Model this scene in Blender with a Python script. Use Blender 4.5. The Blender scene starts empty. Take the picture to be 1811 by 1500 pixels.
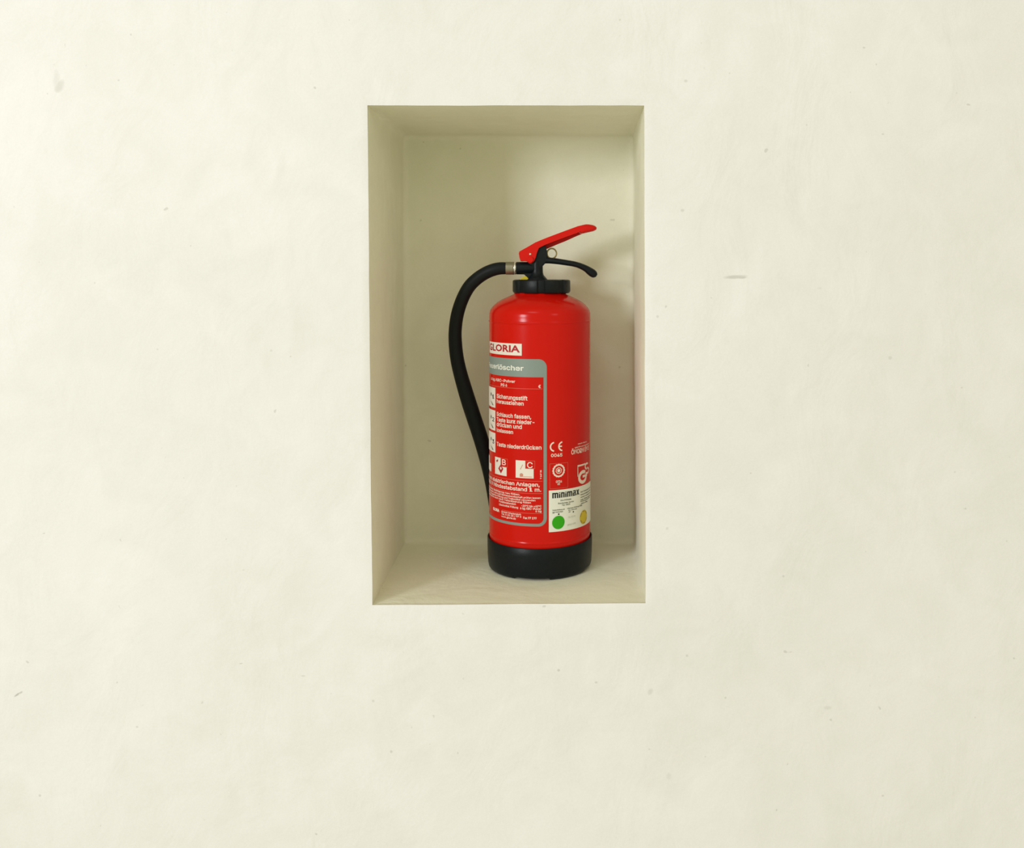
import bpy, bmesh, math, random
from mathutils import Vector, noise, Matrix

# ------------------------------------------------------------------ camera
F, CX, CY, W, H = 1700.0, 1015.0, 478.0, 1811.0, 1500.0   # focal length and optical axis in photo pixels
EYE = 1.55                                                # camera height above the room floor
S = bpy.context.scene
C = S.collection
cam = bpy.data.cameras.new('camera'); co = bpy.data.objects.new('camera', cam); C.objects.link(co)
co.location = (0, 0, EYE); co.rotation_euler = (math.pi/2, 0, 0)
cam.sensor_width = 36; cam.sensor_fit = 'HORIZONTAL'; cam.lens = F/W*36
cam.shift_x = (W/2-CX)/W; cam.shift_y = -(H/2-CY)/W
cam.clip_start = .02
S.camera = co
# ------------------------------------------------------------------ light
world = bpy.data.worlds.new('world'); S.world = world; world.use_nodes = True
bg = world.node_tree.nodes['Background']
bg.inputs[0].default_value = (1.0, .975, .68, 1); bg.inputs[1].default_value = .615
def area(name, loc, target, sx, sy, power, col):
    l = bpy.data.lights.new(name, 'AREA'); l.shape = 'RECTANGLE'; l.size = sx; l.size_y = sy
    l.energy = power; l.color = col
    o = bpy.data.objects.new(name, l); C.objects.link(o); o.location = loc
    o.rotation_euler = (Vector(target)-Vector(loc)).to_track_quat('-Z', 'Y').to_euler()
    return o
NC = Vector((-.05, 1.5, EYE-.1))
def polar(az, el, d):
    a, e = math.radians(az), math.radians(el)
    return NC + Vector((math.sin(a)*math.cos(e), -math.cos(a)*math.cos(e), math.sin(e)))*d
area('window_light', polar(-36, 9.5, 4.5), NC, .8, 1.1, 86, (.93, .95, 1))
area('far_window_light', polar(37, 20, 3.6), NC, .6, .6, 4, (1, .97, .92))
area('ceiling_light', (-.7, -.6, EYE+1.85), (.2, 1.35, EYE-.6), .9, .5, 6, (.93, .95, 1))
vs = S.view_settings
vs.view_transform = 'Standard'; vs.look = 'None'; vs.gamma = 1; vs.use_curve_mapping = False
vs.exposure = 0.0

# ------------------------------------------------------------------ helpers
def srgb(r, g, b):
    f = lambda c: (c/255/12.92) if c/255 <= .04045 else ((c/255+.055)/1.055)**2.4
    return (f(r), f(g), f(b), 1)
def mat(name, col, rough=.5, metal=0, coat=0, bump=None, var=None, spec=.3):
    m = bpy.data.materials.new(name); m.use_nodes = True
    n, L = m.node_tree.nodes, m.node_tree.links
    b = n['Principled BSDF']
    b.inputs['Base Color'].default_value = col; b.inputs['Roughness'].default_value = rough
    b.inputs['Specular IOR Level'].default_value = spec; b.inputs['Metallic'].default_value = metal; b.inputs['Coat Weight'].default_value = coat
    b.inputs['Coat Roughness'].default_value = .08
    tc = n.new('ShaderNodeTexCoord')
    if bump:
        t = n.new('ShaderNodeTexNoise'); t.inputs['Scale'].default_value = bump[0]; t.inputs['Detail'].default_value = 4
        L.new(tc.outputs['Object'], t.inputs['Vector'])
        bp = n.new('ShaderNodeBump'); bp.inputs['Strength'].default_value = bump[1]; bp.inputs['Distance'].default_value = .001
        L.new(t.outputs['Fac'], bp.inputs['Height']); L.new(bp.outputs[0], b.inputs['Normal'])
    v = var or (30, .06)
    t = n.new('ShaderNodeTexNoise'); t.inputs['Scale'].default_value = v[0]; t.inputs['Detail'].default_value = 3
    L.new(tc.outputs['Object'], t.inputs['Vector'])
    mx = n.new('ShaderNodeMix'); mx.data_type = 'RGBA'
    mx.inputs['A'].default_value = tuple(c*(1-v[1]) for c in col[:3])+(1,)
    mx.inputs['B'].default_value = tuple(min(1, c*(1+v[1])) for c in col[:3])+(1,)
    L.new(t.outputs['Fac'], mx.inputs['Factor']); L.new(mx.outputs['Result'], b.inputs['Base Color'])
    return m
def obj(name, bm, m, parent=None, smooth=None, normals=True):
    if normals: bmesh.ops.recalc_face_normals(bm, faces=bm.faces)
    me = bpy.data.meshes.new(name); bm.to_mesh(me); bm.free()
    me.materials.append(m)
    o = bpy.data.objects.new(name, me); C.objects.link(o)
    if parent: o.parent = parent
    if smooth is not None:
        me.shade_smooth()
        me.set_sharp_from_angle(angle=math.radians(smooth))
    return o
def at(px, py, Y):                       # a photo pixel at depth Y
    return Vector(((px-CX)/F*Y, Y, EYE-(py-CY)/F*Y))
def lathe(bm, prof, n=96, c=(0, 0, 0), axis='Z'):
    rings = []
    for r, z in prof:
        if r < 1e-6:
            p = (0, 0, z); rings.append([bm.verts.new(p)])
        else:
            rings.append([bm.verts.new((r*math.cos(2*math.pi*i/n), r*math.sin(2*math.pi*i/n), z)) for i in range(n)])
    for a, b in zip(rings, rings[1:]):
        for i in range(n):
            j = (i+1) % n
            f = [a[i % len(a)], a[j % len(a)], b[j % len(b)], b[i % len(b)]]
            u = []
            for v in f:
                if v not in u: u.append(v)
            if len(u) > 2: bm.faces.new(u)
    vs_ = [v for r in rings for v in r]
    if axis == 'X':
        for v in vs_: v.co = Vector((v.co.z, v.co.x, v.co.y))
    if axis == 'Y':
        for v in vs_: v.co = Vector((v.co.x, v.co.z, v.co.y))
    for v in vs_: v.co += Vector(c)
def sweep(bm, pts, ra, rb, n=24, ex=2.0, ref=Vector((0, 1, 0)), cap=True):
    """tube through pts; ra = half size across (perp. to ref), rb = half size along ref"""
    rings = []
    for i, p in enumerate(pts):
        t = (pts[min(i+1, len(pts)-1)]-pts[max(i-1, 0)]).normalized()
        w = (ref-t*ref.dot(t)).normalized(); u = t.cross(w).normalized()
        R = []
        for k in range(n):
            a = 2*math.pi*k/n; c, s = math.cos(a), math.sin(a)
            R.append(bm.verts.new(p+u*ra[i]*math.copysign(abs(c)**(2/ex), c)+w*rb[i]*math.copysign(abs(s)**(2/ex), s)))
        rings.append(R)
    for a, b in zip(rings, rings[1:]):
        for k in range(n): bm.faces.new((a[k], a[(k+1) % n], b[(k+1) % n], b[k]))
    if cap: bm.faces.new(rings[0]); bm.faces.new(rings[-1][::-1])
def spline(P, n):
    out = []
    for i in range(len(P)-1):
        p0, p1, p2, p3 = P[max(i-1, 0)], P[i], P[i+1], P[min(i+2, len(P)-1)]
        for k in range(n):
            t = k/n
            out.append([.5*(2*b+(c-a)*t+(2*a-5*b+4*c-d)*t*t+(-a+3*b-3*c+d)*t**3) for a, b, c, d in zip(p0, p1, p2, p3)])
    out.append(list(P[-1])); return out
def prism(bm, poly, y0, y1, bev=.0006):   # poly = list of (x, z)
    a = [bm.verts.new((x, y0, z)) for x, z in poly]; b = [bm.verts.new((x, y1, z)) for x, z in poly]
    n = len(poly); fs = [bm.faces.new(a), bm.faces.new(b[::-1])]
    for i in range(n): fs.append(bm.faces.new((a[i], b[i], b[(i+1) % n], a[(i+1) % n])))
    es = {e for f in fs[:2] for e in f.edges}
    if bev: bmesh.ops.bevel(bm, geom=list(es), offset=bev, segments=2, affect='EDGES')

# ------------------------------------------------------------------ plaster wall with the niche
YF, YB = 1.344, 1.650
fTL, fTR, fBR, fBL = at(649.5, 186, YF), at(1139.5, 186.5, YF), at(1142, 1067.5, YF), at(658, 1071, YF)
bTL, bTR, bBR, bBL = at(714, 240, YB), at(1119.5, 242, YB), at(1122, 960.5, YB), at(716, 960, YB)
def plaster(name, col, rough):
    m = bpy.data.materials.new(name); m.use_nodes = True
    n, L = m.node_tree.nodes, m.node_tree.links
    b = n['Principled BSDF']; b.inputs['Roughness'].default_value = rough
    b.inputs['Specular IOR Level'].default_value = .25
    tc = n.new('ShaderNodeTexCoord')
    def nz(scale, det, dist=0, st=(1, 1, 1)):
        mp = n.new('ShaderNodeMapping'); mp.inputs['Scale'].default_value = st
        L.new(tc.outputs['Object'], mp.inputs['Vector'])
        t = n.new('ShaderNodeTexNoise'); t.inputs['Scale'].default_value = scale; t.inputs['Detail'].default_value = det
        t.inputs['Distortion'].default_value = dist
        L.new(mp.outputs[0], t.inputs['Vector']); return t.outputs['Fac']
    def math_(op, a, b_):
        q = n.new('ShaderNodeMath'); q.operation = op
        for i, v in enumerate((a, b_)):
            if isinstance(v, (int, float)): q.inputs[i].default_value = v
            else: L.new(v, q.inputs[i])
        return q.outputs[0]
    # colour: soft blotches, fine grain, dark pinholes, a few scuffs
    big, mid, fine = nz(2.2, 3, .6), nz(13, 5, 1.0), nz(420, 2)
    mix = math_('ADD', math_('MULTIPLY', big, .45), math_('ADD', math_('MULTIPLY', mid, .35), math_('MULTIPLY', fine, .20)))
    cr = n.new('ShaderNodeValToRGB')
    cr.color_ramp.elements[0].position = .34; cr.color_ramp.elements[0].color = tuple(c*.925 for c in col[:2])+(col[2]*.895, 1)
    cr.color_ramp.elements[1].position = .64; cr.color_ramp.elements[1].color = tuple(min(1, c*1.02) for c in col[:3])+(1,)
    L.new(mix, cr.inputs[0]); cur = cr.outputs[0]
    pin = nz(95, 1); pr = n.new('ShaderNodeMapRange'); pr.inputs[1].default_value = .79; pr.inputs[2].default_value = .83
    L.new(pin, pr.inputs[0])
    fac = math_('MULTIPLY', pr.outputs[0], .22)
    sep = n.new('ShaderNodeSeparateXYZ'); L.new(tc.outputs['Object'], sep.inputs[0])
    wob = nz(60, 2)
    scuffs = [(1300, 490, 24, 4, .38, 3), (1312, 491, 10, 2.5, .4, 2), (106, 152, 9, 14, .22, -30), (100, 140, 7, 20, .12, 0), (30, 1229, 7, 2, .55, 35),
              (37, 1225, 4, 2, .4, 30), (1450, 510, 5, 3, .1, 0), (480, 620, 3, 3, .2, 0), (278, 618, 3, 2, .22, 0), (426, 1174, 4, 1.2, .35, 5), (536, 1196, 5, 1, .3, 0),
              (1213, 143, 4, 3, .25, 0), (1180, 935, 3, 3, .2, 0), (1163, 560, 3, 3, .25, 0), (1207, 372, 4, 3, .25, 0), (1183, 1374, 6, 8, .13, 0), (1150, 1224, 5, 8, .2, -30),
              (1574, 633, 4, 4, .2, 0), (660, 1240, 3, 3, .25, 0), (692, 1330, 3, 3, .3, 0), (988, 1186, 3, 3, .35, 0), (1215, 1160, 3, 3, .3, 0), (1464, 1252, 8, 4, .15, 0)]
    for x, y, a, c, k, rot in scuffs:
        p = at(x, y, YF); th = math.radians(rot); ca, sa = math.cos(th), math.sin(th)
        dx, dz = math_('SUBTRACT', sep.outputs[0], p.x), math_('SUBTRACT', sep.outputs[2], p.z)
        u = math_('ADD', math_('MULTIPLY', dx, ca), math_('MULTIPLY', dz, sa))
        v = math_('SUBTRACT', math_('MULTIPLY', dz, ca), math_('MULTIPLY', dx, sa))
        u = math_('MULTIPLY', u, 1/(a*.00079)); v = math_('MULTIPLY', v, 1/(c*.00079))
        d = math_('ADD', math_('POWER', u, 2), math_('POWER', v, 2))
        d = math_('ADD', d, math_('MULTIPLY', math_('SUBTRACT', wob, .5), 1.2))
        g = n.new('ShaderNodeMapRange'); g.inputs[1].default_value = 1.0; g.inputs[2].default_value = .15
        L.new(d, g.inputs[0])
        fac = math_('MAXIMUM', fac, math_('MULTIPLY', g.outputs[0], k*.75))
    mx = n.new('ShaderNodeMix'); mx.data_type = 'RGBA'
    L.new(fac, mx.inputs['Factor']); L.new(cur, mx.inputs['A']); mx.inputs['B'].default_value = srgb(105, 100, 70)
    L.new(mx.outputs['Result'], b.inputs['Base Color'])
    h = math_('ADD', math_('MULTIPLY', nz(9, 5, 1.4, (1, 1, .7)), 1.0), math_('ADD', math_('MULTIPLY', nz(38, 4, .8), .22), math_('MULTIPLY', nz(350, 2), .035)))
    bp = n.new('ShaderNodeBump'); bp.inputs['Strength'].default_value = .7; bp.inputs['Distance'].default_value = .004
    L.new(h, bp.inputs['Height']); L.new(bp.outputs[0], b.inputs['Normal'])
    return m
M_wall = plaster('lime_plaster', (.865, .845, .86, 1), .85)
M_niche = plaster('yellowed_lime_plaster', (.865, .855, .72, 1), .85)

# trowel ridges seen on the wall: (x, y) polyline in photo pixels, half width px, height m
RIDGES = [([(715, 1268), (735, 1243), (752, 1222), (760, 1212)], 5, -.0006), ([(655, 1225), (700, 1200), (740, 1180), (765, 1160)], 7, .0005),
          ([(478, 250), (492, 300), (480, 340)], 7, .0006), ([(505, 420), (500, 500), (520, 560), (512, 640)], 8, .0005),
          ([(440, 230), (438, 265), (430, 300)], 7, .0004), ([(585, 1095), (560, 1130), (500, 1160), (430, 1165)], 9, .0005),
          ([(1150, 1100), (1185, 1150), (1180, 1200), (1145, 1225)], 9, .0006), ([(1180, 1105), (1240, 1108), (1300, 1135)], 9, .0005),
          ([(1160, 1270), (1240, 1272), (1330, 1310), (1400, 1325)], 7, .0005), ([(1160, 1300), (1230, 1330)], 6, .0004),
          ([(470, 600), (465, 650), (480, 700)], 7, .0005), ([(390, 710), (430, 690), (460, 660)], 8, .0005), ([(590, 620), (570, 650), (540, 700)], 7, .0004),
          ([(900, 1205), (960, 1175), (1000, 1160)], 9, -.0005), ([(1470, 310), (1520, 350), (1590, 370)], 9, .0005), ([(1590, 420), (1660, 415), (1710, 405)], 8, .0004),
          ([(1200, 180), (1290, 185), (1360, 200)], 10, .0005), ([(1540, 430), (1545, 470), (1535, 520)], 6, .0004), ([(1560, 870), (1600, 840), (1640, 850)], 10, .0005),
          ([(1260, 270), (1340, 275), (1400, 260)], 10, .0004), ([(700, 1345), (730, 1330), (790, 1300)], 8, .0004), ([(660, 1440), (700, 1425), (730, 1400)], 8, .0004),
          ([(330, 390), (400, 340), (450, 320)], 10, .0004), ([(520, 1220), (500, 1180), (480, 1120)], 8, .0004), ([(1490, 700), (1500, 760), (1470, 800)], 9, .0004)]
RG = []
for pts, w, h in RIDGES:
    P = [Vector((at(x, y, YF).x, at(x, y, YF).z)) for x, y in pts]
    RG.append(([Vector(q) for q in spline([tuple(p) for p in P], 3)], w*.00079, h))
def ridge(x, z):
    s = 0; p = Vector((x, z))
    for P, w, h in RG:
        if min(abs(P[0].x-x), abs(P[-1].x-x), abs(P[len(P)//2].x-x)) > .12: continue
        best = 9; bi = 0
        for i in range(len(P)-1):
            a, b = P[i], P[i+1]; ab = b-a; t = max(0, min(1, (p-a).dot(ab)/ab.length_squared))
            d = (p-a-ab*t).length
            if d < best: best = d; bi = (i+t)/(len(P)-1)
        if best < 3*w: s += h*math.exp(-(best/w)**2)*math.sin(math.pi*min(1, max(0, .06+bi*.88)))
    return s
def wave(p):                              # gentle unevenness of hand-trowelled plaster
    return Vector((noise.noise(p*9)*.0006+noise.noise(p*31)*.0003, 0, noise.noise(p*9+Vector((5, 5, 5)))*.0006+noise.noise(p*31+Vector((5, 5, 5)))*.0003))
def wavey(p): return noise.noise(p*3.1)*.0022+noise.noise(p*9.5+Vector((3, 7, 1)))*.0011+noise.noise(Vector((p.x*26, p.y*26, p.z*17)))*.00045
def seg(a, b, st):
    n = max(1, round(abs(b-a)/st)); return [a+(b-a)*i/n for i in range(n+1)]
X0, X1, Z0, Z1 = -4.0, 4.0, 0.0, 3.0
xl, xr, zb, zt = -.285, .099, 1.082, 1.781
gx = seg(X0, -.92, .25)[:-1]+seg(-.92, xl, .006)+seg(xl, xr, .008)[1:]+seg(xr, .70, .006)[1:]+seg(.70, X1, .25)[1:]
gz = seg(Z0, .66, .15)[:-1]+seg(.66, zb, .006)+seg(zb, zt, .008)[1:]+seg(zt, 2.0, .006)[1:]+seg(2.0, Z1, .2)[1:]
il, ir = min(range(len(gx)), key=lambda i: abs(gx[i]-xl)), min(range(len(gx)), key=lambda i: abs(gx[i]-xr))
jb, jt = min(range(len(gz)), key=lambda j: abs(gz[j]-zb)), min(range(len(gz)), key=lambda j: abs(gz[j]-zt))
def warp(x, z):                            # moves the regular hole onto its slightly crooked outline
    tz = max(0, min(1, (z-zb)/(zt-zb))); tx = max(0, min(1, (x-xl)/(xr-xl)))
    XL = fBL.x+(fTL.x-fBL.x)*tz; XR = fBR.x+(fTR.x-fBR.x)*tz
    ZB = fBL.z+(fBR.z-fBL.z)*tx; ZT = fTL.z+(fTR.z-fTL.z)*tx
    fx = max(0, 1-max(xl-x, x-xr, 0)/.4); fz = max(0, 1-max(zb-z, z-zt, 0)/.4)
    dx = (XL-xl)*(1-tx)+(XR-xr)*tx; dz = (ZB-zb)*(1-tz)+(ZT-zt)*tz
    return x+dx*fx*fz, z+dz*fx*fz
bm = bmesh.new(); G = {}
for i, x in enumerate(gx):
    for j, z in enumerate(gz):
        if il < i < ir and jb < j < jt: continue
        a, b_ = warp(x, z); p = Vector((a, YF, b_)); q = p+wave(p)
        edge = min(abs(i-il) if jb <= j <= jt else 99, abs(i-ir) if jb <= j <= jt else 99, abs(j-jb) if il <= i <= ir else 99, abs(j-jt) if il <= i <= ir else 99)
        q.y = YF+wavey(p)*(.35 if edge == 0 else 1)-ridge(a, b_)*1.8+(.0012 if edge == 0 else 0)
        G[i, j] = bm.verts.new(q)
for i in range(len(gx)-1):
    for j in range(len(gz)-1):
        if il <= i < ir and jb <= j < jt: continue
        bm.faces.new((G[i, j], G[i+1, j], G[i+1, j+1], G[i, j+1]))
# thickness: back of the masonry
bk = {}
per = [(i, 0) for i in range(len(gx))]+[(len(gx)-1, j) for j in range(1, len(gz))]+[(i, len(gz)-1) for i in range(len(gx)-2, -1, -1)]+[(0, j) for j in range(len(gz)-2, 0, -1)]
bv = [bm.verts.new((G[k].co.x, 1.95, G[k].co.z)) for k in per]
for k in range(len(per)):
    l = (k+1) % len(per); bm.faces.new((G[per[k]], bv[k], bv[l], G[per[l]]))
bm.faces.new(bv)
# niche: loops running from the front edge inwards
loop = [(i, jb) for i in range(il, ir)]+[(ir, j) for j in range(jb, jt)]+[(i, jt) for i in range(ir, il, -1)]+[(il, j) for j in range(jt, jb, -1)]
rim = [G[k].co.copy() for k in loop]
def onback(i, j):
    tx = (gx[i]-xl)/(xr-xl); tz = (gz[j]-zb)/(zt-zb)
    return (bBL*(1-tx)+bBR*tx)*(1-tz)+(bTL*(1-tx)+bTR*tx)*tz
fback = [onback(*k) for k in loop]
bmn = bmesh.new()
RF = .011
prof = [(0, 0), (.003, -.0012)]+[(.003+(YB-YF-.003-RF)*k/36, 0) for k in range(1, 37)]+[(YB-YF-RF+RF*math.sin(math.radians(a)), RF*(1-math.cos(math.radians(a)))) for a in (15, 30, 45, 60, 75, 90)]
prev = None
cen = sum(fback, Vector())/len(fback)
def rnd(p, r):                             # round the inner corners of the cross-section
    out = []
    xs = [q.x for q in p]; zs = [q.z for q in p]
    cx_, cz_ = (min(xs)+max(xs))/2, (min(zs)+max(zs))/2; hx, hz = (max(xs)-min(xs))/2, (max(zs)-min(zs))/2
    for q in p:
        x, z = q.x-cx_, q.z-cz_
        ix, iz = max(-(hx-r), min(hx-r, x)), max(-(hz-r), min(hz-r, z))
        dx, dz = x-ix, z-iz
        if abs(dx) > 1e-5 and abs(dz) > 1e-5:
            l = math.hypot(dx, dz); k = max(abs(dx), abs(dz))
            x, z = ix+dx/l*k, iz+dz/l*k
        out.append(Vector((x+cx_, q.y, z+cz_)))
    return out
rings = []
for d, ins in prof:
    t = d/(YB-YF); P = []
    for a, b_ in zip(rim, fback):
        p = a*(1-t)+b_*t; p.y = YF+d if t > 0 else a.y
        P.append(p)
    if t > 0: P = rnd(P, .0005+.007*min(1, t*3))
    Q = []
    for p, (i, j) in zip(P, loop):
        nx = (1 if abs(p.x-cen.x) > (xr-xl)/2-.02 else 0)*(1 if p.x < cen.x else -1)
        nz_ = (1 if abs(p.z-cen.z) > (zt-zb)/2-.02 else 0)*(1 if p.z < cen.z else -1)
        q = p.copy(); w = wavey(p*1.6)*.7*min(1, t*5)
        if nz_ == 1: w *= .3
        q.x += nx*(ins+w); q.z += nz_*(ins+w)
        if t > .93: q.y += wavey(Vector((p.x, 0, p.z))*1.3)*.5*((t-.93)/.07)
        if nz_ == 1 and abs(p.x-cen.x) < (xr-xl)/2-.004: q.z = min(q.z, EYE-.4680-.0004) if t > .03 and ins == 0 else q.z
        Q.append(bmn.verts.new(q if t > 0 else rim[loop.index((i, j))]))
    rings.append(Q)
for a, b_ in zip(rings, rings[1:]):
    for k in range(len(a)):
        l = (k+1) % len(a); bmn.faces.new((a[k], a[l], b_[l], b_[k]))
BK = {k: v for k, v in zip(loop, rings[-1])}   # back face as a regular grid inside the last loop
for i in range(il, ir+1):
    for j in range(jb, jt+1):
        if (i, j) in BK: continue
        p = onback(i, j)
        sx, sz = 1-2*RF/abs(bTR.x-bTL.x), 1-2*RF/abs(bTL.z-bBL.z)
        p = Vector((cen.x+(p.x-cen.x)*sx, YB, cen.z+(p.z-cen.z)*sz)); p.y = YB+wavey(Vector((p.x, 0, p.z))*1.3)*.5
        BK[i, j] = bmn.verts.new(p)
for i in range(il, ir):
    for j in range(jb, jt): bmn.faces.new((BK[i, j], BK[i, j+1], BK[i+1, j+1], BK[i+1, j]))

prevr = [G[k] for k in loop]                # masonry pocket the plaster lining sits in
for d in (.004, YB-YF+.012):
    t = min(1, d/(YB-YF)); Q = []
    for a, b_ in zip(rim, fback):
        p = a*(1-t)+b_*t; s = 1.03
        Q.append(bm.verts.new((cen.x+(p.x-cen.x)*s, YF+d, cen.z+(p.z-cen.z)*s)))
    for k in range(len(Q)):
        l = (k+1) % len(Q); bm.faces.new((prevr[k], prevr[l], Q[l], Q[k]))
    prevr = Q
bm.faces.new(prevr)
wall = obj('wall_back', bm, M_wall, smooth=60); wall['kind'] = 'structure'
niche = obj('niche', bmn, M_niche, wall, smooth=60, normals=True); niche['kind'] = 'structure'

# ------------------------------------------------------------------ fire extinguisher
YE = 1.528; XE = (954.7-CX)/F*YE; ZF = EYE-.4680; PX = YE/F
M_red = mat('red_enamel', (.60, .006, .002, 1), .19, bump=(900, .03), spec=.2, var=(20, .04))
M_lever = mat('red_lever_paint', (.66, .008, .004, 1), .26, spec=.2)
M_blk = mat('black_plastic', (.0055, .008, .010, 1), .38, bump=(600, .15), var=(40, .15), spec=.2)
M_hose = mat('black_rubber', (.008, .010, .011, 1), .5, bump=(500, .2), var=(60, .15), spec=.16)
M_steel = mat('dull_steel', (.30, .27, .19, 1), .42, metal=.75)
M_bright = mat('bright_steel', (.80, .78, .70, 1), .25, metal=.8)
M_brass = mat('tarnished_brass', (.34, .26, .09, 1), .4, metal=.7)
M_yel = mat('yellow_plastic', (.62, .50, .02, 1), .45)
M_white = mat('white_print', (.80, .74, .66, 1), .45, var=(60, .03))
M_cream = mat('white_sticker_paper', (.80, .80, .72, 1), .5, var=(60, .03))
M_grey = mat('grey_print', (.235, .285, .26, 1), .42, var=(60, .04))
M_text = mat('white_lettering', (.86, .70, .62, 1), .45, var=(60, .02))
M_thin = mat('pale_red_rule', (.66, .12, .08, 1), .45, var=(60, .02))
M_rtxt = mat('red_lettering', (.42, .012, .02, 1), .45)
M_dtxt = mat('black_lettering', (.018, .022, .02, 1), .45)
M_gtxt = mat('grey_small_lettering', (.16, .18, .14, 1), .5)
M_green = mat('green_print', (.03, .38, .004, 1), .45)
M_gold = mat('yellow_print', (.66, .50, .03, 1), .45)
M_gold2 = mat('dark_yellow_print', (.40, .29, .02, 1), .45)

root = bpy.data.objects.new('fire_extinguisher', None); C.objects.link(root)
root.location = (XE, YE, ZF); root.empty_display_size = .1
root['label'] = 'red fire extinguisher with black hose and base, standing in the plastered wall niche'
root['category'] = 'fire extinguisher'
O = Vector((XE, YE, ZF))
def L3(px, py, dy=0):                      # pixel -> local coordinates in the extinguisher's middle plane (+dy)
    return at(px, py, YE+dy)-O
def zl(py): return L3(954.7, py).z
def xz(px, py): p = L3(px, py); return (p.x, p.z)
R = 89.2*PX

# tank
pr = [(0, 508), (38, 512), (44, 517), (47, 520.5), (52, 522.8), (59, 525.8), (67, 529.6), (75.5, 534.8), (80.5, 539), (84.8, 543.8), (87.6, 548.3), (88.9, 553), (89.2, 557.5)]
pr = [(a*PX, zl(b)) for a, b in pr]
bead = lambda zc, h, w: [(R+h*math.cos(math.pi/2*k/3)**2, zc+w*-k/3) for k in range(-3, 4)]
body = pr+bead(zl(567), .0007, .0022)+[(R, z) for z in [zl(567)-.004-(zl(567)-.004-(zl(937)+.004))*k/30 for k in range(31)]]+bead(zl(937), .0006, .002)+[(R-.0004, zl(942)), (R-.001, zl(960)), (R-.002, .012), (R-.02, .006), (0, .006)]
bm = bmesh.new(); lathe(bm, body, 192); obj('tank', bm, M_red, root, smooth=50)
# black foot ring, its lower edge cut back between four feet
bm = bmesh.new(); n = 180
RT, RB = 92.3*PX, 90.8*PX; zr = zl(945.4)
sec = [(R-.0002, .010), (R+.0002, zr-.001), (R+.0012, zr+.0004), (RT-.0006, zr+.0003), (RT, zr-.0005), (RT, zr-.012), (RT-.0004, .022), (RB+.0002, .008), (RB-.0006, .004), (RB-.0022, .0016), (RB-.0045, 0), (R-.006, 0)]
rg = []
for i in range(n):
    az = 360*i/n                                  # 0 = towards the camera
    gap = any(abs((az-c+180) % 360-180) < 21 for c in (-7, 83, 173, 263))
    a = math.radians(az); rr = []
    for k, (r, z) in enumerate(sec):
        if gap and k >= 7: z = {7: .0085, 8: .0052, 9: .0032, 10: .0019, 11: .0019}[k]
        rr.append(bm.verts.new((r*math.sin(a), -r*math.cos(a), z)))
    rg.append(rr)
for i in range(n):
    a, b_ = rg[i], rg[(i+1) % n]
    for k in range(len(sec)): l = (k+1) % len(sec); bm.faces.new((a[k], a[l], b_[l], b_[k]))
obj('base_ring', bm, M_blk, root, smooth=40)
# screw collar with eight lugs
bm = bmesh.new(); n = 240; ztop, zbot = zl(494.6), zl(518.6); cxo = L3(957.8, 500).x
def rad(az):
    t = ((az-4) % 45)/45                          # one lug per 45 degrees
    s = min(1, max(0, (t-.06)/.05))*min(1, max(0, (.80-t)/.05))
    return (48.3+3.0*s)*PX
lv = [(ztop-.0005, -.0235), (ztop, -.0035), (ztop-.0010, -.0006), (ztop-.0028, 0), (zbot+.0042, 0), (zbot+.0012, -.0012), (zbot, -.0042), (zbot-.0006, -.009)]
rg = []
for i in range(n):
    az = 360*i/n; a = math.radians(az); r0 = rad(az)
    rg.append([bm.verts.new((cxo+(r0+dr)*math.sin(a), -(r0+dr)*math.cos(a), z)) for z, dr in lv])
for i in range(n):
    a, b_ = rg[i], rg[(i+1) % n]
    for k in range(len(lv)-1): bm.faces.new((a[k], a[k+1], b_[k+1], b_[k]))
bm.faces.new([r[0] for r in rg]); bm.faces.new([r[-1] for r in rg][::-1])
obj('screw_collar', bm, M_blk, root, smooth=30)
# valve body: flared column, side outlet, bracket block for the handles
bm = bmesh.new()
c0 = L3(949.6, 480)
lathe(bm, [(r*PX, zl(y)) for r, y in ((0, 496), (19, 496), (18.4, 494), (15, 490), (12, 486.5), (10.8, 482), (10.5, 476), (10.5, 462), (0, 462))], 48, (c0.x, 0, 0))
o0 = L3(913, 474.4)
lathe(bm, [(0, 0), (10.4*PX, 0), (11.1*PX, .0008), (11.1*PX, .022), (10.6*PX, .027), (8*PX, .034), (0, .036)], 40, (o0.x, 0, o0.z), 'X')
prism(bm, [xz(*p) for p in ((925, 484.2), (928.5, 486.8), (932, 490), (936, 493.6), (940, 495), (951, 495), (951, 480), (926, 480))], -.0055, .0055, .0012)
prism(bm, [xz(*p) for p in ((936, 472), (937, 440), (950, 434), (957, 431), (965.5, 436), (968, 447), (968.5, 455), (966, 464), (960.5, 470), (955, 474))], -.0085, .0085, .0012)
obj('valve_body', bm, M_blk, root, smooth=35)
# hose
HP = [(896, 474.6, 0, 10.6), (884, 474.8, .000, 11), (872, 477.4, .001, 11.2), (858, 483.4, .003, 11.2), (843, 493.5, .005, 11.3), (829, 508, .008, 11.4), (817.3, 530, .011, 11.4), (809, 556, .015, 11.5), (805.2, 583, .019, 11.6),
      (805.3, 606, .023, 11.9), (808, 632, .028, 12.1), (813, 656, .032, 12.3), (820.5, 683, .037, 12.8), (829, 711, .042, 13.2), (838.5, 740, .047, 13.2), (848.5, 770, .052, 13.2), (857.5, 800, .056, 13.1), (865.5, 830, .060, 13), (872, 860, .063, 13), (877, 892, .066, 12.8)]
sp = spline(HP, 6)
bm = bmesh.new()
pts = [L3(a, b, d) for a, b, d, r in sp]; rs = [r*PX*(1+d/YE) for a, b, d, r in sp]
sweep(bm, pts, rs, rs, 28)
hose = obj('hose', bm, M_hose, root, smooth=50)
bm = bmesh.new()
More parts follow.
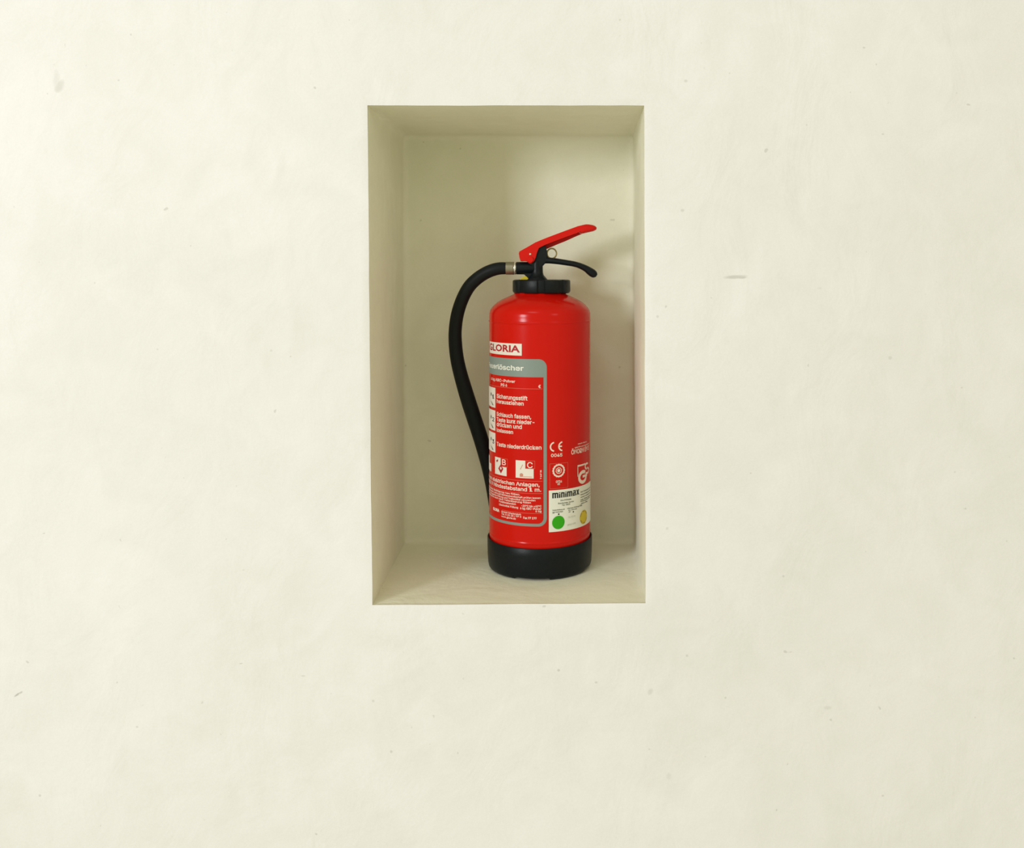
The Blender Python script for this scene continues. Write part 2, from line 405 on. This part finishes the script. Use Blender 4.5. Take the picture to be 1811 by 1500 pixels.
e = pts[-1]; dr_ = (pts[-1]-pts[-4]).normalized()
ls = [(-.002, 12.6), (0, 13.2), (.012, 13.2), (.016, 11), (.040, 8), (.042, 7), (.043, 4)]
sweep(bm, [e+dr_*a for a, r in ls], [r*PX for a, r in ls], [r*PX for a, r in ls], 28)
obj('nozzle', bm, M_blk, hose, smooth=35)
bm = bmesh.new(); a0 = L3(894.6, 474.5)
lathe(bm, [(10.3*PX, 0), (11.4*PX, .0003), (11.5*PX, .006), (11.3*PX, .0085), (11.5*PX, .011), (11.4*PX, .0128), (10.9*PX, .0134), (10.3*PX, .0135)], 48, (a0.x, 0, a0.z), 'X')
obj('hose_ferrule', bm, M_steel, hose, smooth=35)
bm = bmesh.new(); a0 = L3(908.8, 474.5)
lathe(bm, [(9.5*PX, 0), (10.8*PX, .0003), (11.2*PX, .001), (11.2*PX, .0026), (10.6*PX, .0036), (9.5*PX, .0038)], 48, (a0.x, 0, a0.z), 'X')
obj('locking_ring', bm, M_bright, hose, smooth=35)
# lower carrying handle
HS = [(950, 459.8, 6.8, 8.0), (960, 460.0, 6.6, 8.3), (970, 460.6, 5.6, 8.8), (985, 462.2, 5.3, 10), (1000, 464.4, 5.1, 11), (1015, 466.9, 5.0, 11), (1026, 470.2, 5.2, 10.5), (1036, 474.9, 5.9, 10), (1044.5, 480.8, 7.1, 9.5), (1049.3, 484.2, 7.0, 8.8), (1052.8, 486.4, 5.6, 7), (1055, 487.9, 2.8, 4.5)]
sp = spline(HS, 4); bm = bmesh.new()
sweep(bm, [L3(a, b) for a, b, t, w in sp], [t*PX for a, b, t, w in sp], [w*.001 for a, b, t, w in sp], 32, 2.8)
obj('carrying_handle', bm, M_blk, root, smooth=45)
# squeeze lever: a bent sheet channel, near cheek shallower than the far one
bm = bmesh.new()
head = [(950.5, 446), (948, 456), (945, 462.5), (940, 466.3), (936, 465.8), (933, 462), (926, 461.5), (921.5, 462.3), (919.3, 456), (918.2, 448.5), (919.4, 445.2), (924, 442.4), (935, 436.6), (948, 428.9), (965, 421.8), (985, 414.2), (1005, 406.8), (1022, 400.6), (1030, 398.6)]
near = head+[(1036, 401), (1033, 407.6), (1020, 412.6), (1000, 419.8), (982, 426.6), (965.4, 433), (953, 438.4)]
far = head+[(1036, 404), (1035, 411.0), (1020, 417.2), (1000, 426.2), (985, 432.2), (968, 439.6), (956, 444)]
prism(bm, [xz(*p) for p in near[::-1]], -.0125, -.0107, .0006)
prism(bm, [xz(*p) for p in far[::-1]], .0107, .0125, .0006)
top = [(918.9, 447), (920.2, 445.6), (935, 437.3), (948, 429.8), (965, 422.8), (985, 415.2), (1005, 407.8), (1022, 401.6), (1030, 399.6)]
ou = [L3(a, b) for a, b in top]
sweep(bm, ou, [1.1*PX]*len(ou), [.0119]*len(ou), 20, 6)
tip = [(1022, 408.6, 2.0, 10), (1026, 407.6, 6.2, 12.3), (1032, 405.4, 7.5, 12.6), (1038, 404.1, 7.4, 12.6), (1044, 403.8, 6.5, 12.2), (1049, 403.8, 5.4, 11.2), (1052.6, 404.2, 3.8, 9), (1054.8, 404.7, 2.0, 6)]
sp = spline(tip, 3)
sweep(bm, [L3(a, b) for a, b, t, w in sp], [t*PX for a, b, t, w in sp], [w*.001 for a, b, t, w in sp], 32, 3.2)
lever = obj('squeeze_lever', bm, M_lever, root, smooth=35)
bm = bmesh.new(); c = L3(938.6, 459.8)
lathe(bm, [(0, -.0155), (4.6*PX, -.0155), (5.5*PX, -.0148), (5.6*PX, -.0140), (5.6*PX, .0140), (5.5*PX, .0148), (4.6*PX, .0155), (0, .0155)], 32, (c.x, 0, c.z), 'Y')
obj('pivot_pin', bm, M_lever, lever, smooth=35)
bm = bmesh.new(); c = L3(938.4, 449.8)
lathe(bm, [(0, -.0142), (1.3*PX, -.0139), (2.0*PX, -.0132), (2.1*PX, -.0120)], 20, (c.x, 0, c.z), 'Y')
o = obj('rivet', bm, M_bright, lever, smooth=60); o['label'] = 'small bright steel rivet head'
# safety pin
bm = bmesh.new(); c = L3(975.8, 448.3); n = 40
rp = []
for i in range(n+1):
    a = 2*math.pi*i/n; u, v = 8.6*PX*math.cos(a), 8.8*PX*math.sin(a)
    rp.append(c+Vector((u*.96, u*.28+.003, v)))
m_ = 12; rings = []
for i in range(n):
    t = (rp[(i+1) % n]-rp[i-1]).normalized(); w = Vector((0, 1, 0)); w = (w-t*w.dot(t)).normalized(); u = t.cross(w)
    rings.append([bm.verts.new(rp[i]+(u*math.cos(2*math.pi*k/m_)+w*math.sin(2*math.pi*k/m_))*.00115) for k in range(m_)])
for i in range(n):
    a, b_ = rings[i], rings[(i+1) % n]
    for k in range(m_): bm.faces.new((a[k], a[(k+1) % m_], b_[(k+1) % m_], b_[k]))
sweep(bm, [L3(950, 446.5, .001), L3(968, 446, .001)], [.0014]*2, [.0014]*2, 12)
obj('safety_pin', bm, M_brass, root, smooth=60)
# yellow seal under the outlet
bm = bmesh.new()
prism(bm, [xz(*p) for p in ((919.5, 494.6), (921, 492.6), (926, 489.6), (929, 488.4), (932, 489.4), (936.5, 494.6))], -.0085, .0005, .0008)
obj('seal', bm, M_yel, root, smooth=35)

# ------------------------------------------------------------------ print on the tank
xe0, ye0 = XE, YE
def TH(px, py, r=R):                        # photo pixel -> (arc length, local z) on the tank
    dx, dz = (px-CX)/F, -(py-CY)/F
    a = dx*dx+1; b = -2*(dx*xe0+ye0); c_ = xe0**2+ye0**2-r*r; D = b*b-4*a*c_
    t = (-b-math.sqrt(D))/(2*a) if D > 0 else -b/(2*a)
    return math.atan2(t*dx-xe0, -(t-ye0))*r, EYE+dz*t-ZF, t
def wrap(bm, off, step=.003):
    us = [v.co.x for v in bm.verts]; u = math.floor(min(us)/step)*step
    while u < max(us):
        g = list(bm.verts)+list(bm.edges)+list(bm.faces)
        bmesh.ops.bisect_plane(bm, geom=g, plane_co=(u, 0, 0), plane_no=(1, 0, 0)); u += step
    for v in bm.verts:
        a = v.co.x/R; v.co = Vector(((R+off)*math.sin(a), -(R+off)*math.cos(a), v.co.y))
def outline_bm(loops):                      # filled 2D outlines, inner loops are holes
    cu = bpy.data.curves.new('t', 'CURVE'); cu.dimensions = '2D'; cu.fill_mode = 'BOTH'
    for lp in loops:
        s = cu.splines.new('POLY'); s.points.add(len(lp)-1); s.use_cyclic_u = True
        for q, (x, y) in zip(s.points, lp): q.co = (x, y, 0, 1)
    ob = bpy.data.objects.new('t', cu); C.objects.link(ob)
    bm = bmesh.new(); me = bpy.data.meshes.new_from_object(ob.evaluated_get(bpy.context.evaluated_depsgraph_get())); bm.from_mesh(me)
    bpy.data.objects.remove(ob); bpy.data.curves.remove(cu); bpy.data.meshes.remove(me)
    return bm
def rrect(u0, v0, u1, v1, r=0, n=8):
    if r <= 0: return [(u0, v0), (u1, v0), (u1, v1), (u0, v1)]
    out = []
    for cx_, cy_, a0 in ((u1-r, v0+r, -90), (u1-r, v1-r, 0), (u0+r, v1-r, 90), (u0+r, v0+r, 180)):
        for k in range(n+1): a = math.radians(a0+90*k/n); out.append((cx_+r*math.cos(a), cy_+r*math.sin(a)))
    return out
def circ(u, v, r, n=32, rv=None, a0=0): return [(u+r*math.cos(2*math.pi*k/n+a0), v+(rv or r)*math.sin(2*math.pi*k/n+a0)) for k in range(n)]
def merge(bms):
    out = bmesh.new(); me = bpy.data.meshes.new('t')
    for b in bms: b.to_mesh(me); out.from_mesh(me); b.free()
    bpy.data.meshes.remove(me); return out
def decal(name, loops_list, off, m, parent, step=.003):
    b = merge([outline_bm(l) for l in loops_list]); wrap(b, off, step)
    return obj(name, b, m, parent, normals=False)
def flip_fix(o):                            # prints face outwards
    b = bmesh.new(); b.from_mesh(o.data)
    for f in b.faces:
        c = f.calc_center_median(); 
        if f.normal.dot(Vector((c.x, c.y, 0))) < 0: f.normal_flip()
    b.to_mesh(o.data); b.free()
try:                                         # Blender's own interface font, nearer to the printed grotesque
    import os
    FONT = bpy.data.fonts.load(os.path.join(bpy.utils.system_resource('DATAFILES'), 'fonts', 'Inter.woff2'))
except Exception:
    FONT = None
def rawtext(s, bold, spacing=1.0):
    cu = bpy.data.curves.new('t', 'FONT'); cu.body = s; cu.size = 1
    if FONT and s != 'GLORIA': cu.font = FONT; bold = min(bold, .019)
    cu.offset = bold; cu.resolution_u = 2; cu.space_character = spacing
    ob = bpy.data.objects.new('t', cu); C.objects.link(ob)
    me = bpy.data.meshes.new_from_object(ob.evaluated_get(bpy.context.evaluated_depsgraph_get()))
    b = bmesh.new(); b.from_mesh(me); bpy.data.objects.remove(ob); bpy.data.curves.remove(cu); bpy.data.meshes.remove(me)
    return b
_b = rawtext('H', 0); CAP = max(v.co.y for v in _b.verts); _b.free()
def text(s, pl, pr_, pyb, cap, bold=.02, center=None, rot=False):
    """s between pixels pl..pr_ (or None: natural width, right-aligned), baseline pyb at pr_, cap height in px"""
    b = rawtext(s, bold); u1, v0, t = TH(pr_, pyb); h = cap*t/F
    if s == 'GLORIA': h *= CAP/max(v.co.y for v in b.verts)
    xs = [v.co.x for v in b.verts]; x0, x1 = min(xs), max(xs); k = h/CAP
    if rot:
        for v in b.verts: v.co = Vector((u1-v.co.y*k, v0+(v.co.x-x0)*k, 0))
        return b
    if pl is None: w = (x1-x0)*k*.92
    elif isinstance(pl, tuple): w = u1-R*math.radians(pl[0])
    else: w = u1-TH(pl, pyb)[0]
    for v in b.verts: v.co = Vector((u1-w+(v.co.x-x0)/(x1-x0)*w, v0+v.co.y*k, 0))
    return b
def texts(name, specs, off, m, parent):
    b = merge([text(*s) if not isinstance(s[-1], dict) else text(*s[:-1], **s[-1]) for s in specs]); wrap(b, off, .004)
    o = obj(name, b, m, parent, normals=False); flip_fix(o); return o
def rectpx(x0, y0, x1, y1, r=0):            # y0 top, y1 bottom measured at the x nearer the middle of the tank
    xm = x1 if abs(x1-954.7) < abs(x0-954.7) else x0
    ua, ub = TH(x0, y0)[0], TH(x1, y0)[0]; va, vb = TH(xm, y1)[1], TH(xm, y0)[1]
    return rrect(ua, va, ub, vb, r)
def dec(*a, **k):
    o = decal(*a, **k); flip_fix(o); return o
rad_ = math.radians

# name plate above the main label
u1, v1, _ = TH(922.8, 608.2); _, v0, _ = TH(922.8, 629.2)
brand = dec('name_label', [[rrect(-rad_(76)*R, v0, u1, v1)]], .0002, M_white, root)
brand['label'] = 'white rectangular name label with red lettering'
texts('lettering', [('GLORIA', (-74,), 919.6, 623.2, 12.2, .03)], .00035, M_rtxt, brand)

# main instruction label: grey header and frame
uo, vt, _ = TH(967, 650); vt = TH(953, 635.4)[1]; vb = TH(948, 931.4)[1]
ui = TH(961.3, 660)[0]; vh = TH(958, 667.4)[1]; vbi = TH(948, 926.6)[1]
ul = -rad_(138)*R; uli = ul+(uo-ui)
outer = rrect(ul, vb, uo, vt, .0125)
ro = .0085
inner = [(uli, vh), (uli, vbi+ro)]+[(uli+ro-ro*math.cos(rad_(a)), vbi+ro-ro*math.sin(rad_(a))) for a in range(10, 91, 10)]+[(ui-ro+ro*math.sin(rad_(a)), vbi+ro-ro*math.cos(rad_(a))) for a in range(0, 91, 10)]+[(ui, vh)]
lab = dec('instruction_label', [[outer, inner]], .0002, M_grey, root)
lab['label'] = 'grey framed instruction print with white lettering and pictograms'
texts('lettering', [('Feuerlöscher', (-79,), 926.2, 655.8, 8.4, .03)], .0004, M_cream, lab)
T = [('6 kg ABC-Pulver', (-68,), 911.2, 677.2, 4.6, .03), ('PG 6', 886, 897, 684.0, 4.8, .04), ('€', 952, 956.3, 686.3, 5.4, .03),
     ('Sicherungsstift', 878.8, 933, 708.2, 7.0, .04), ('herausziehen', 878.8, 926.2, 717.2, 6.6, .04),
     ('Schlauch fassen,', 878.8, 939.5, 740.8, 6.8, .04), ('Taste kurz nieder-', 878.8, 945.3, 750.4, 6.8, .04), ('drücken und', 878.8, 923, 758.6, 6.8, .04), ('loslassen', 878.8, 907.6, 767.6, 6.4, .05),
     ('Taste niederdrücken', 878.8, 957.6, 795.0, 6.8, .04),
     ('Beim Löschen von elektrischen Anlagen,', (-120,), 954.5, 860.6, 6.4, .035), ('bis 1000 V Mindestabstand 1 m.', (-96,), 957, 869.4, 6.4, .035)]
for t_ in T: texts('lettering', [t_], .0003, M_text, lab)
tiny = [('Nach jeder Betätigung neu füllen.', (-82,), 920, 876.4, 2.9, .02), ('Mindestens alle 2 Jahre auf Betriebsbereitschaft prüfen lassen', (-84,), 956, 882.2, 2.9, .02),
        ('Gerät nur mit gleicher Füllung und Treibmittel verwenden', (-84,), 947, 886.6, 2.9, .02), ('Feuerlöscher auch nach Teilentleerung füllen', (-80,), 939, 890.6, 2.9, .02),
        ('Funktionsbereich', 883, 912.5, 893.4, 3.2, .02), ('Löschmittel Füllung', 883, 916.5, 899.4, 3.2, .02), ('-20°C bis +60°C', 922, 957.5, 897.2, 3.4, .02), ('6 kg ABC-Pulver', 920, 957.5, 901.8, 3.6, .03), ('6 kg', 947, 957.5, 905.8, 3.2, .02),
        ('GLORIA', 872.3, 883.4, 905.6, 5.0, .06), ('GmbH Wadersloh', 887, 921.5, 911.4, 2.7, .03), ('Tel. 0 25 23 / 77 0', 887, 922, 915.6, 2.9, .03), ('www.gloria.de', 887, 912.5, 919.0, 2.9, .03), ('Fax 77 199', 925.5, 949, 918.6, 3.8, .03)]
texts('small_lettering', tiny, .0003, M_text, lab)['kind'] = 'stuff'
texts('edge_lettering', [('9 147 38', None, 957.8, 847, 2.6, .04, None, True)], .0003, M_text, lab)
def rule(x0, x1, y, h=.8):
    u0 = -rad_(x0[0])*R if isinstance(x0, tuple) else TH(x0, y)[0]; u, v, t = TH(x1, y)
    return [rrect(u0, v-h*t/F/2, u, v+h*t/F/2)]
for rr_ in (rule((80,), 959.3, 688.0), rule((80,), 959.3, 851.2), rule((80,), 959.3, 873.0), rule(888, 959.3, 908.2)):
    dec('rule', [rr_], .00028, M_thin, lab)
# three numbered picture boxes at the left edge
for k, (y0, y1) in enumerate(((686.2, 721.4), (726.4, 762), (766.2, 800.4))):
    u, v0_, _ = TH(876.4, y1); v1_ = TH(876.4, y0)[1]
    pb = dec('pictogram', [[rrect(-rad_(118)*R, v0_, u, v1_)]], .0003, M_white, lab)
    yc = (y0+y1)/2
    u0_ = u-.0065; vm = (v0_+v1_)/2
    L_ = [[[(u0_-.012, vm-.006), (u0_-.006, vm-.008), (u0_+.001, vm-.012), (u0_-.004, vm-.0125)]], [circ(u0_-.010, vm+.004, .0028, 16)]]
    dec('figure', L_, .00045, M_gtxt, pb)
    texts('digit', [(str(k+1), 871.3, 874.3, yc+1.5, 7, .02)], .00045, M_dtxt, pb)
# fire class boxes A, B, C
def cls(x0, y0, x1, y1, sx, sy, let, lx0, lx1, ly, cap, nx):
    u0, _, _ = TH(x0, y0); u1, _, _ = TH(x1, y0)
    if let == 'A': u0 = -rad_(96)*R
    va, vb_ = TH(x1, y1)[1], TH(x1, y0)[1]; us = TH(sx, y0)[0]; vs_ = TH(x1, sy)[1]
    p = dec('pictogram', [[[(u0, va), (u1, va), (u1, vs_), (us, vs_), (us, vb_), (u0, vb_)]]], .0003, M_white, lab)
    if let != 'A':
        w = .0006; un = TH(nx, y0)[0]
        dec('letter_box', [[rrect(us+.0004, vs_+.0004, un, vb_+.0003), rrect(us+.0004+w, vs_+.0004+w, un-w, vb_+.0003-w)]], .0003, M_thin, p)
        texts('letter', [(let, lx0, lx1, ly, cap, .01)], .00035, M_text, p)
    return p, u0, u1, va, vb_, us, vs_
cls(866, 808, 869.3, 834, 866.5, 820, 'A', 0, 0, 0, 0, 0)
p, u0, u1, va, vb_, us, vs_ = cls(875.8, 812, 896.2, 842.4, 885.6, 827, 'B', 888.2, 894.8, 823.2, 9.8, 898)
cu_, cv_ = (u0+u1)/2+.002, va+.0095
dec('figure', [[[(cu_-.0065, cv_), (cu_, cv_-.007), (cu_+.0055, cv_+.001), (cu_-.001, cv_+.0065)], circ(cu_-.0003, cv_+.001, .0021, 12)], [[(u0+.004, vb_-.005), (u0+.009, vb_-.003), (u0+.009, vb_-.006), (u0+.005, vb_-.008)]]], .00045, M_rtxt, p)
p, u0, u1, va, vb_, us, vs_ = cls(912.2, 815.4, 943.8, 846.4, 929, 829.6, 'C', 932.2, 942.2, 827.8, 10, 946.2)
dec('figure', [[circ(u0+.0095, va+.0045, .0028, 16)], [rrect(u0+.0065, va+.0018, u0+.026, va+.0026)], [[(u0+.0072, va+.013), (u0+.0082, va+.0128), (u0+.0120, va+.020), (u0+.0112, va+.0205)]]], .00045, mat('pink_print', (.62, .26, .18, 1), .5), p)

# approval marks right of the label
ce = []
def arc(u, v, r, w, a0, a1, n=18, sx=1):
    o_ = [(u+r*sx*math.cos(rad_(a0+(a1-a0)*k/n)), v+r*math.sin(rad_(a0+(a1-a0)*k/n))) for k in range(n+1)]
    i_ = [(u+(r-w)*sx*math.cos(rad_(a0+(a1-a0)*k/n)), v+(r-w)*math.sin(rad_(a0+(a1-a0)*k/n))) for k in range(n, -1, -1)]
    return [o_+i_]
vc = TH(985, 790)[1]; rr = 8.9*1.447/F
uc1, uc2 = TH(980.8, 790)[0], TH(995.2, 790)[0]
for u in (uc1, uc2): ce.append(arc(u, vc, rr, .0022, 98, 262))
ce.append([rrect(uc2-rr+.001, vc-.001, uc2-.0014, vc+.001)])
cem = dec('conformity_mark', ce, .00025, M_text, root)
texts('lettering', [('0045', 974.4, 994.4, 807, 5.4, .03)], .00025, M_text, cem)
texts('side_lettering', [('ÖNORM EN 3', 1010.2, 1040.8, 795.2, 7.6, .05), ('geprüft und zugelassen', 1016.5, 1041, 785.2, 2.2, .02), ('nach Norm', 1022, 1037, 782.0, 2.2, .02)], .00025, M_text, root)
# ship's wheel mark in a thin box
x0, x1 = TH(972, 820)[0], TH(1004.4, 820)[0]; y1_, y0_ = TH(985, 819.5)[1], TH(985, 864.3)[1]
wm = dec('approval_mark', [[rrect(x0, y0_, x1, y1_), rrect(x0+.0006, y0_+.0006, x1-.0006, y1_-.0006)]], .00025, M_thin, root)
wu, wv, wt = TH(988.2, 832.4); q = wt/F
ring = lambda ro_, ri_: [circ(wu, wv, ro_*q, 40), circ(wu, wv, ri_*q, 40)]
teeth = []
for k in range(16):
    a = 2*math.pi*k/16; c_, s_ = math.cos(a), math.sin(a)
    f = lambda r_, w_: (wu+(r_*c_-w_*s_)*q, wv+(r_*s_+w_*c_)*q)
    teeth.append([[f(10.6, -.9), f(12.2, -.6), f(12.2, .6), f(10.6, .9)]])
dec('wheel', [ring(11.6, 8.9), ring(5.6, 4.4), [circ(wu, wv, 2.9*q, 20)]]+teeth, .00028, M_text, wm)
spk = []
for k in range(8):
    a = 2*math.pi*k/8+.2; c_, s_ = math.cos(a), math.sin(a)
    f = lambda r_, w_: (wu+(r_*c_-w_*s_)*q, wv+(r_*s_+w_*c_)*q)
    spk.append([[f(5.2, -.4), f(9.2, -.4), f(9.2, .4), f(5.2, .4)]])
dec('spoke', spk, .00028, M_thin, wm)
texts('lettering', [('0736', 983, 993.6, 853.2, 4.0, .03), ('05', 985.8, 990.2, 857.6, 3.4, .03)], .0003, M_text, wm)
# tested-safety mark at the right edge: round-cornered emblem
gu = rad_(48)*R; gv = TH(1021.5, 857)[1]; mm = .001
def el(u, v, rx, ry, w, a0, a1, n=26):
    o_ = [(gu+(u+rx*math.cos(rad_(a0+(a1-a0)*k/n)))*mm, gv+(v+ry*math.sin(rad_(a0+(a1-a0)*k/n)))*mm) for k in range(n+1)]
    return [o_+[(gu+(u+(rx-w)*math.cos(rad_(a0+(a1-a0)*k/n)))*mm, gv+(v+(ry-w)*math.sin(rad_(a0+(a1-a0)*k/n)))*mm) for k in range(n, -1, -1)]]
bx = lambda a, b_, c, d: [[(gu+a*mm, gv+b_*mm), (gu+c*mm, gv+b_*mm), (gu+c*mm, gv+d*mm), (gu+a*mm, gv+d*mm)]]
emb = [bx(0, 27, 22, 29.5), bx(0, 12, 1.4, 26.6), el(14, 9.5, 12.5, 10.5, 5.2, 48, 352), bx(13, 8.2, 28, 12), el(27, 24, 7.5, 5.5, 3, 40, 268), el(29, 16.5, 8.5, 5.5, 3, -150, 90)]
dec('safety_mark', emb, .00025, M_text, root)

# inspection sticker
su0, sv1, _ = TH(970.6, 867.7); sv0 = TH(970.6, 941.4)[1]; su1 = rad_(99)*R
bm = bmesh.new(); n = 40; o_ = []; i_ = []
stk = dec('inspection_sticker', [[rrect(su0, sv0, su1, sv1, .0006)]], .00030, M_cream, root)
stk['label'] = 'white inspection sticker with a green dot and a round yellow seal'
def tw(s, xl_, xr_, y, cap, b=.02): return (s, xl_, xr_, y, cap, b)
BL = []; x_ = 0                              # heavy block letters: m i n i m a x
def bar(a, b_, c, d): BL.append([[(a, b_), (c, b_), (c, d), (a, d)]])
for ch in 'minimax':
    if ch == 'm': bar(x_, 0, x_+.24, 1); bar(x_+.24, .76, x_+.40, 1); bar(x_+.40, 0, x_+.64, .98); bar(x_+.64, .76, x_+.80, 1); bar(x_+.80, 0, x_+1.04, .96); x_ += 1.04
    if ch == 'n': bar(x_, 0, x_+.24, 1); bar(x_+.24, .76, x_+.42, 1); bar(x_+.42, 0, x_+.66, .96); x_ += .66
    if ch == 'i': bar(x_, 0, x_+.25, .74); bar(x_, .84, x_+.25, 1); x_ += .25
    if ch == 'a': BL.append([[(x_, 0), (x_+.7, 0), (x_+.7, 1), (x_+.06, 1), (x_+.06, .8), (x_+.44, .8), (x_+.44, .62), (x_, .62)], [(x_+.24, .2), (x_+.44, .2), (x_+.44, .42), (x_+.24, .42)]]); x_ += .7
    if ch == 'x': BL.append([[(x_, 0), (x_+.26, 0), (x_+.36, .3), (x_+.46, 0), (x_+.74, 0), (x_+.50, .5), (x_+.72, 1), (x_+.46, 1), (x_+.36, .72), (x_+.27, 1), (x_+.01, 1), (x_+.22, .5)]]); x_ += .74
    x_ += .12
ua_, va_, ta_ = TH(1024, 874.4); ub_ = TH(976.6, 874.4)[0]; hh = 9.4*ta_/F; ww = (ua_-ub_)/(x_-.12)
dec('brand_lettering', [[[(ub_+px_*ww, va_+py_*hh) for px_, py_ in lp] for lp in g_] for g_ in BL], .0005, M_dtxt, stk)
u_a, u_b = TH(976.6, 875)[0], TH(1024, 875)[0]; vv = TH(1000, 877.2)[1]
texts('small_lettering', [tw('Ihre Prüfstelle', 991, 1010, 883.6, 2.5), tw('Brandschutz-Service', 987, 1014.5, 887.6, 2.5), tw('Tel. 0800', 993.5, 1008, 892.6, 2.6),
      tw('Instandhaltung am', 977, 998.5, 901.4, 2.2), tw('durch Sachkundigen', 977, 995.5, 905.4, 2.2), tw('Nr.', 977, 980.5, 908.4, 2.2), tw('Nächste Prüfung fällig', 1003, 1029, 894.4, 2.2), tw('im Monat', 1005, 1020, 900.4, 2.0), tw('Jahr', 1005, 1009, 905.8, 2.0),
      tw('Bei Gebrauch und', 1026.5, 1043, 862.4, 2.2), tw('Beschädigung bitte', 1026.5, 1043, 867, 2.2), tw('sofort melden und', 1026.5, 1043, 871.4, 2.2), tw('neu füllen lassen', 1026.5, 1043, 875.8, 2.2), tw('Prüfung alle zwei', 1026.5, 1042, 880.2, 2.2), tw('Jahre nötig', 1026.5, 1038, 887.2, 2.2)], .0005, M_gtxt, stk)
def dot(name, px, py, rpx, m, off=.0005, parent=stk):
    u, v, t = TH(px, py); return dec(name, [[circ(u, v, rpx*t/F, 40)]], off, m, parent)
dot('marker_dot', 988, 909.4, 1.5, M_dtxt); dot('marker_dot', 1013.6, 905.2, 1.4, M_dtxt)
g = dot('green_dot', 987.6, 924, 11.9, M_green); g['label'] = 'bright green round dot'
y = dot('yellow_seal', 1032.0, 914.2, 12.4, M_gold); y['label'] = 'round yellow seal with darker rim marks'
u, v, t = TH(1032.0, 914.2); q = t/F
dec('rim_marks', [arc(u, v, 11.6*q, 2.4*q, a, a+38) for a in (20, 75, 130, 200, 255, 310)], .0006, M_gold2, y)
texts('pale_lettering', [tw('5/09', 1005, 1017, 914, 3, 0), tw('geprüft', 1003, 1018, 926.4, 3, 0)], .0005, mat('faded_lettering', (.5, .5, .42, 1), .5), stk)
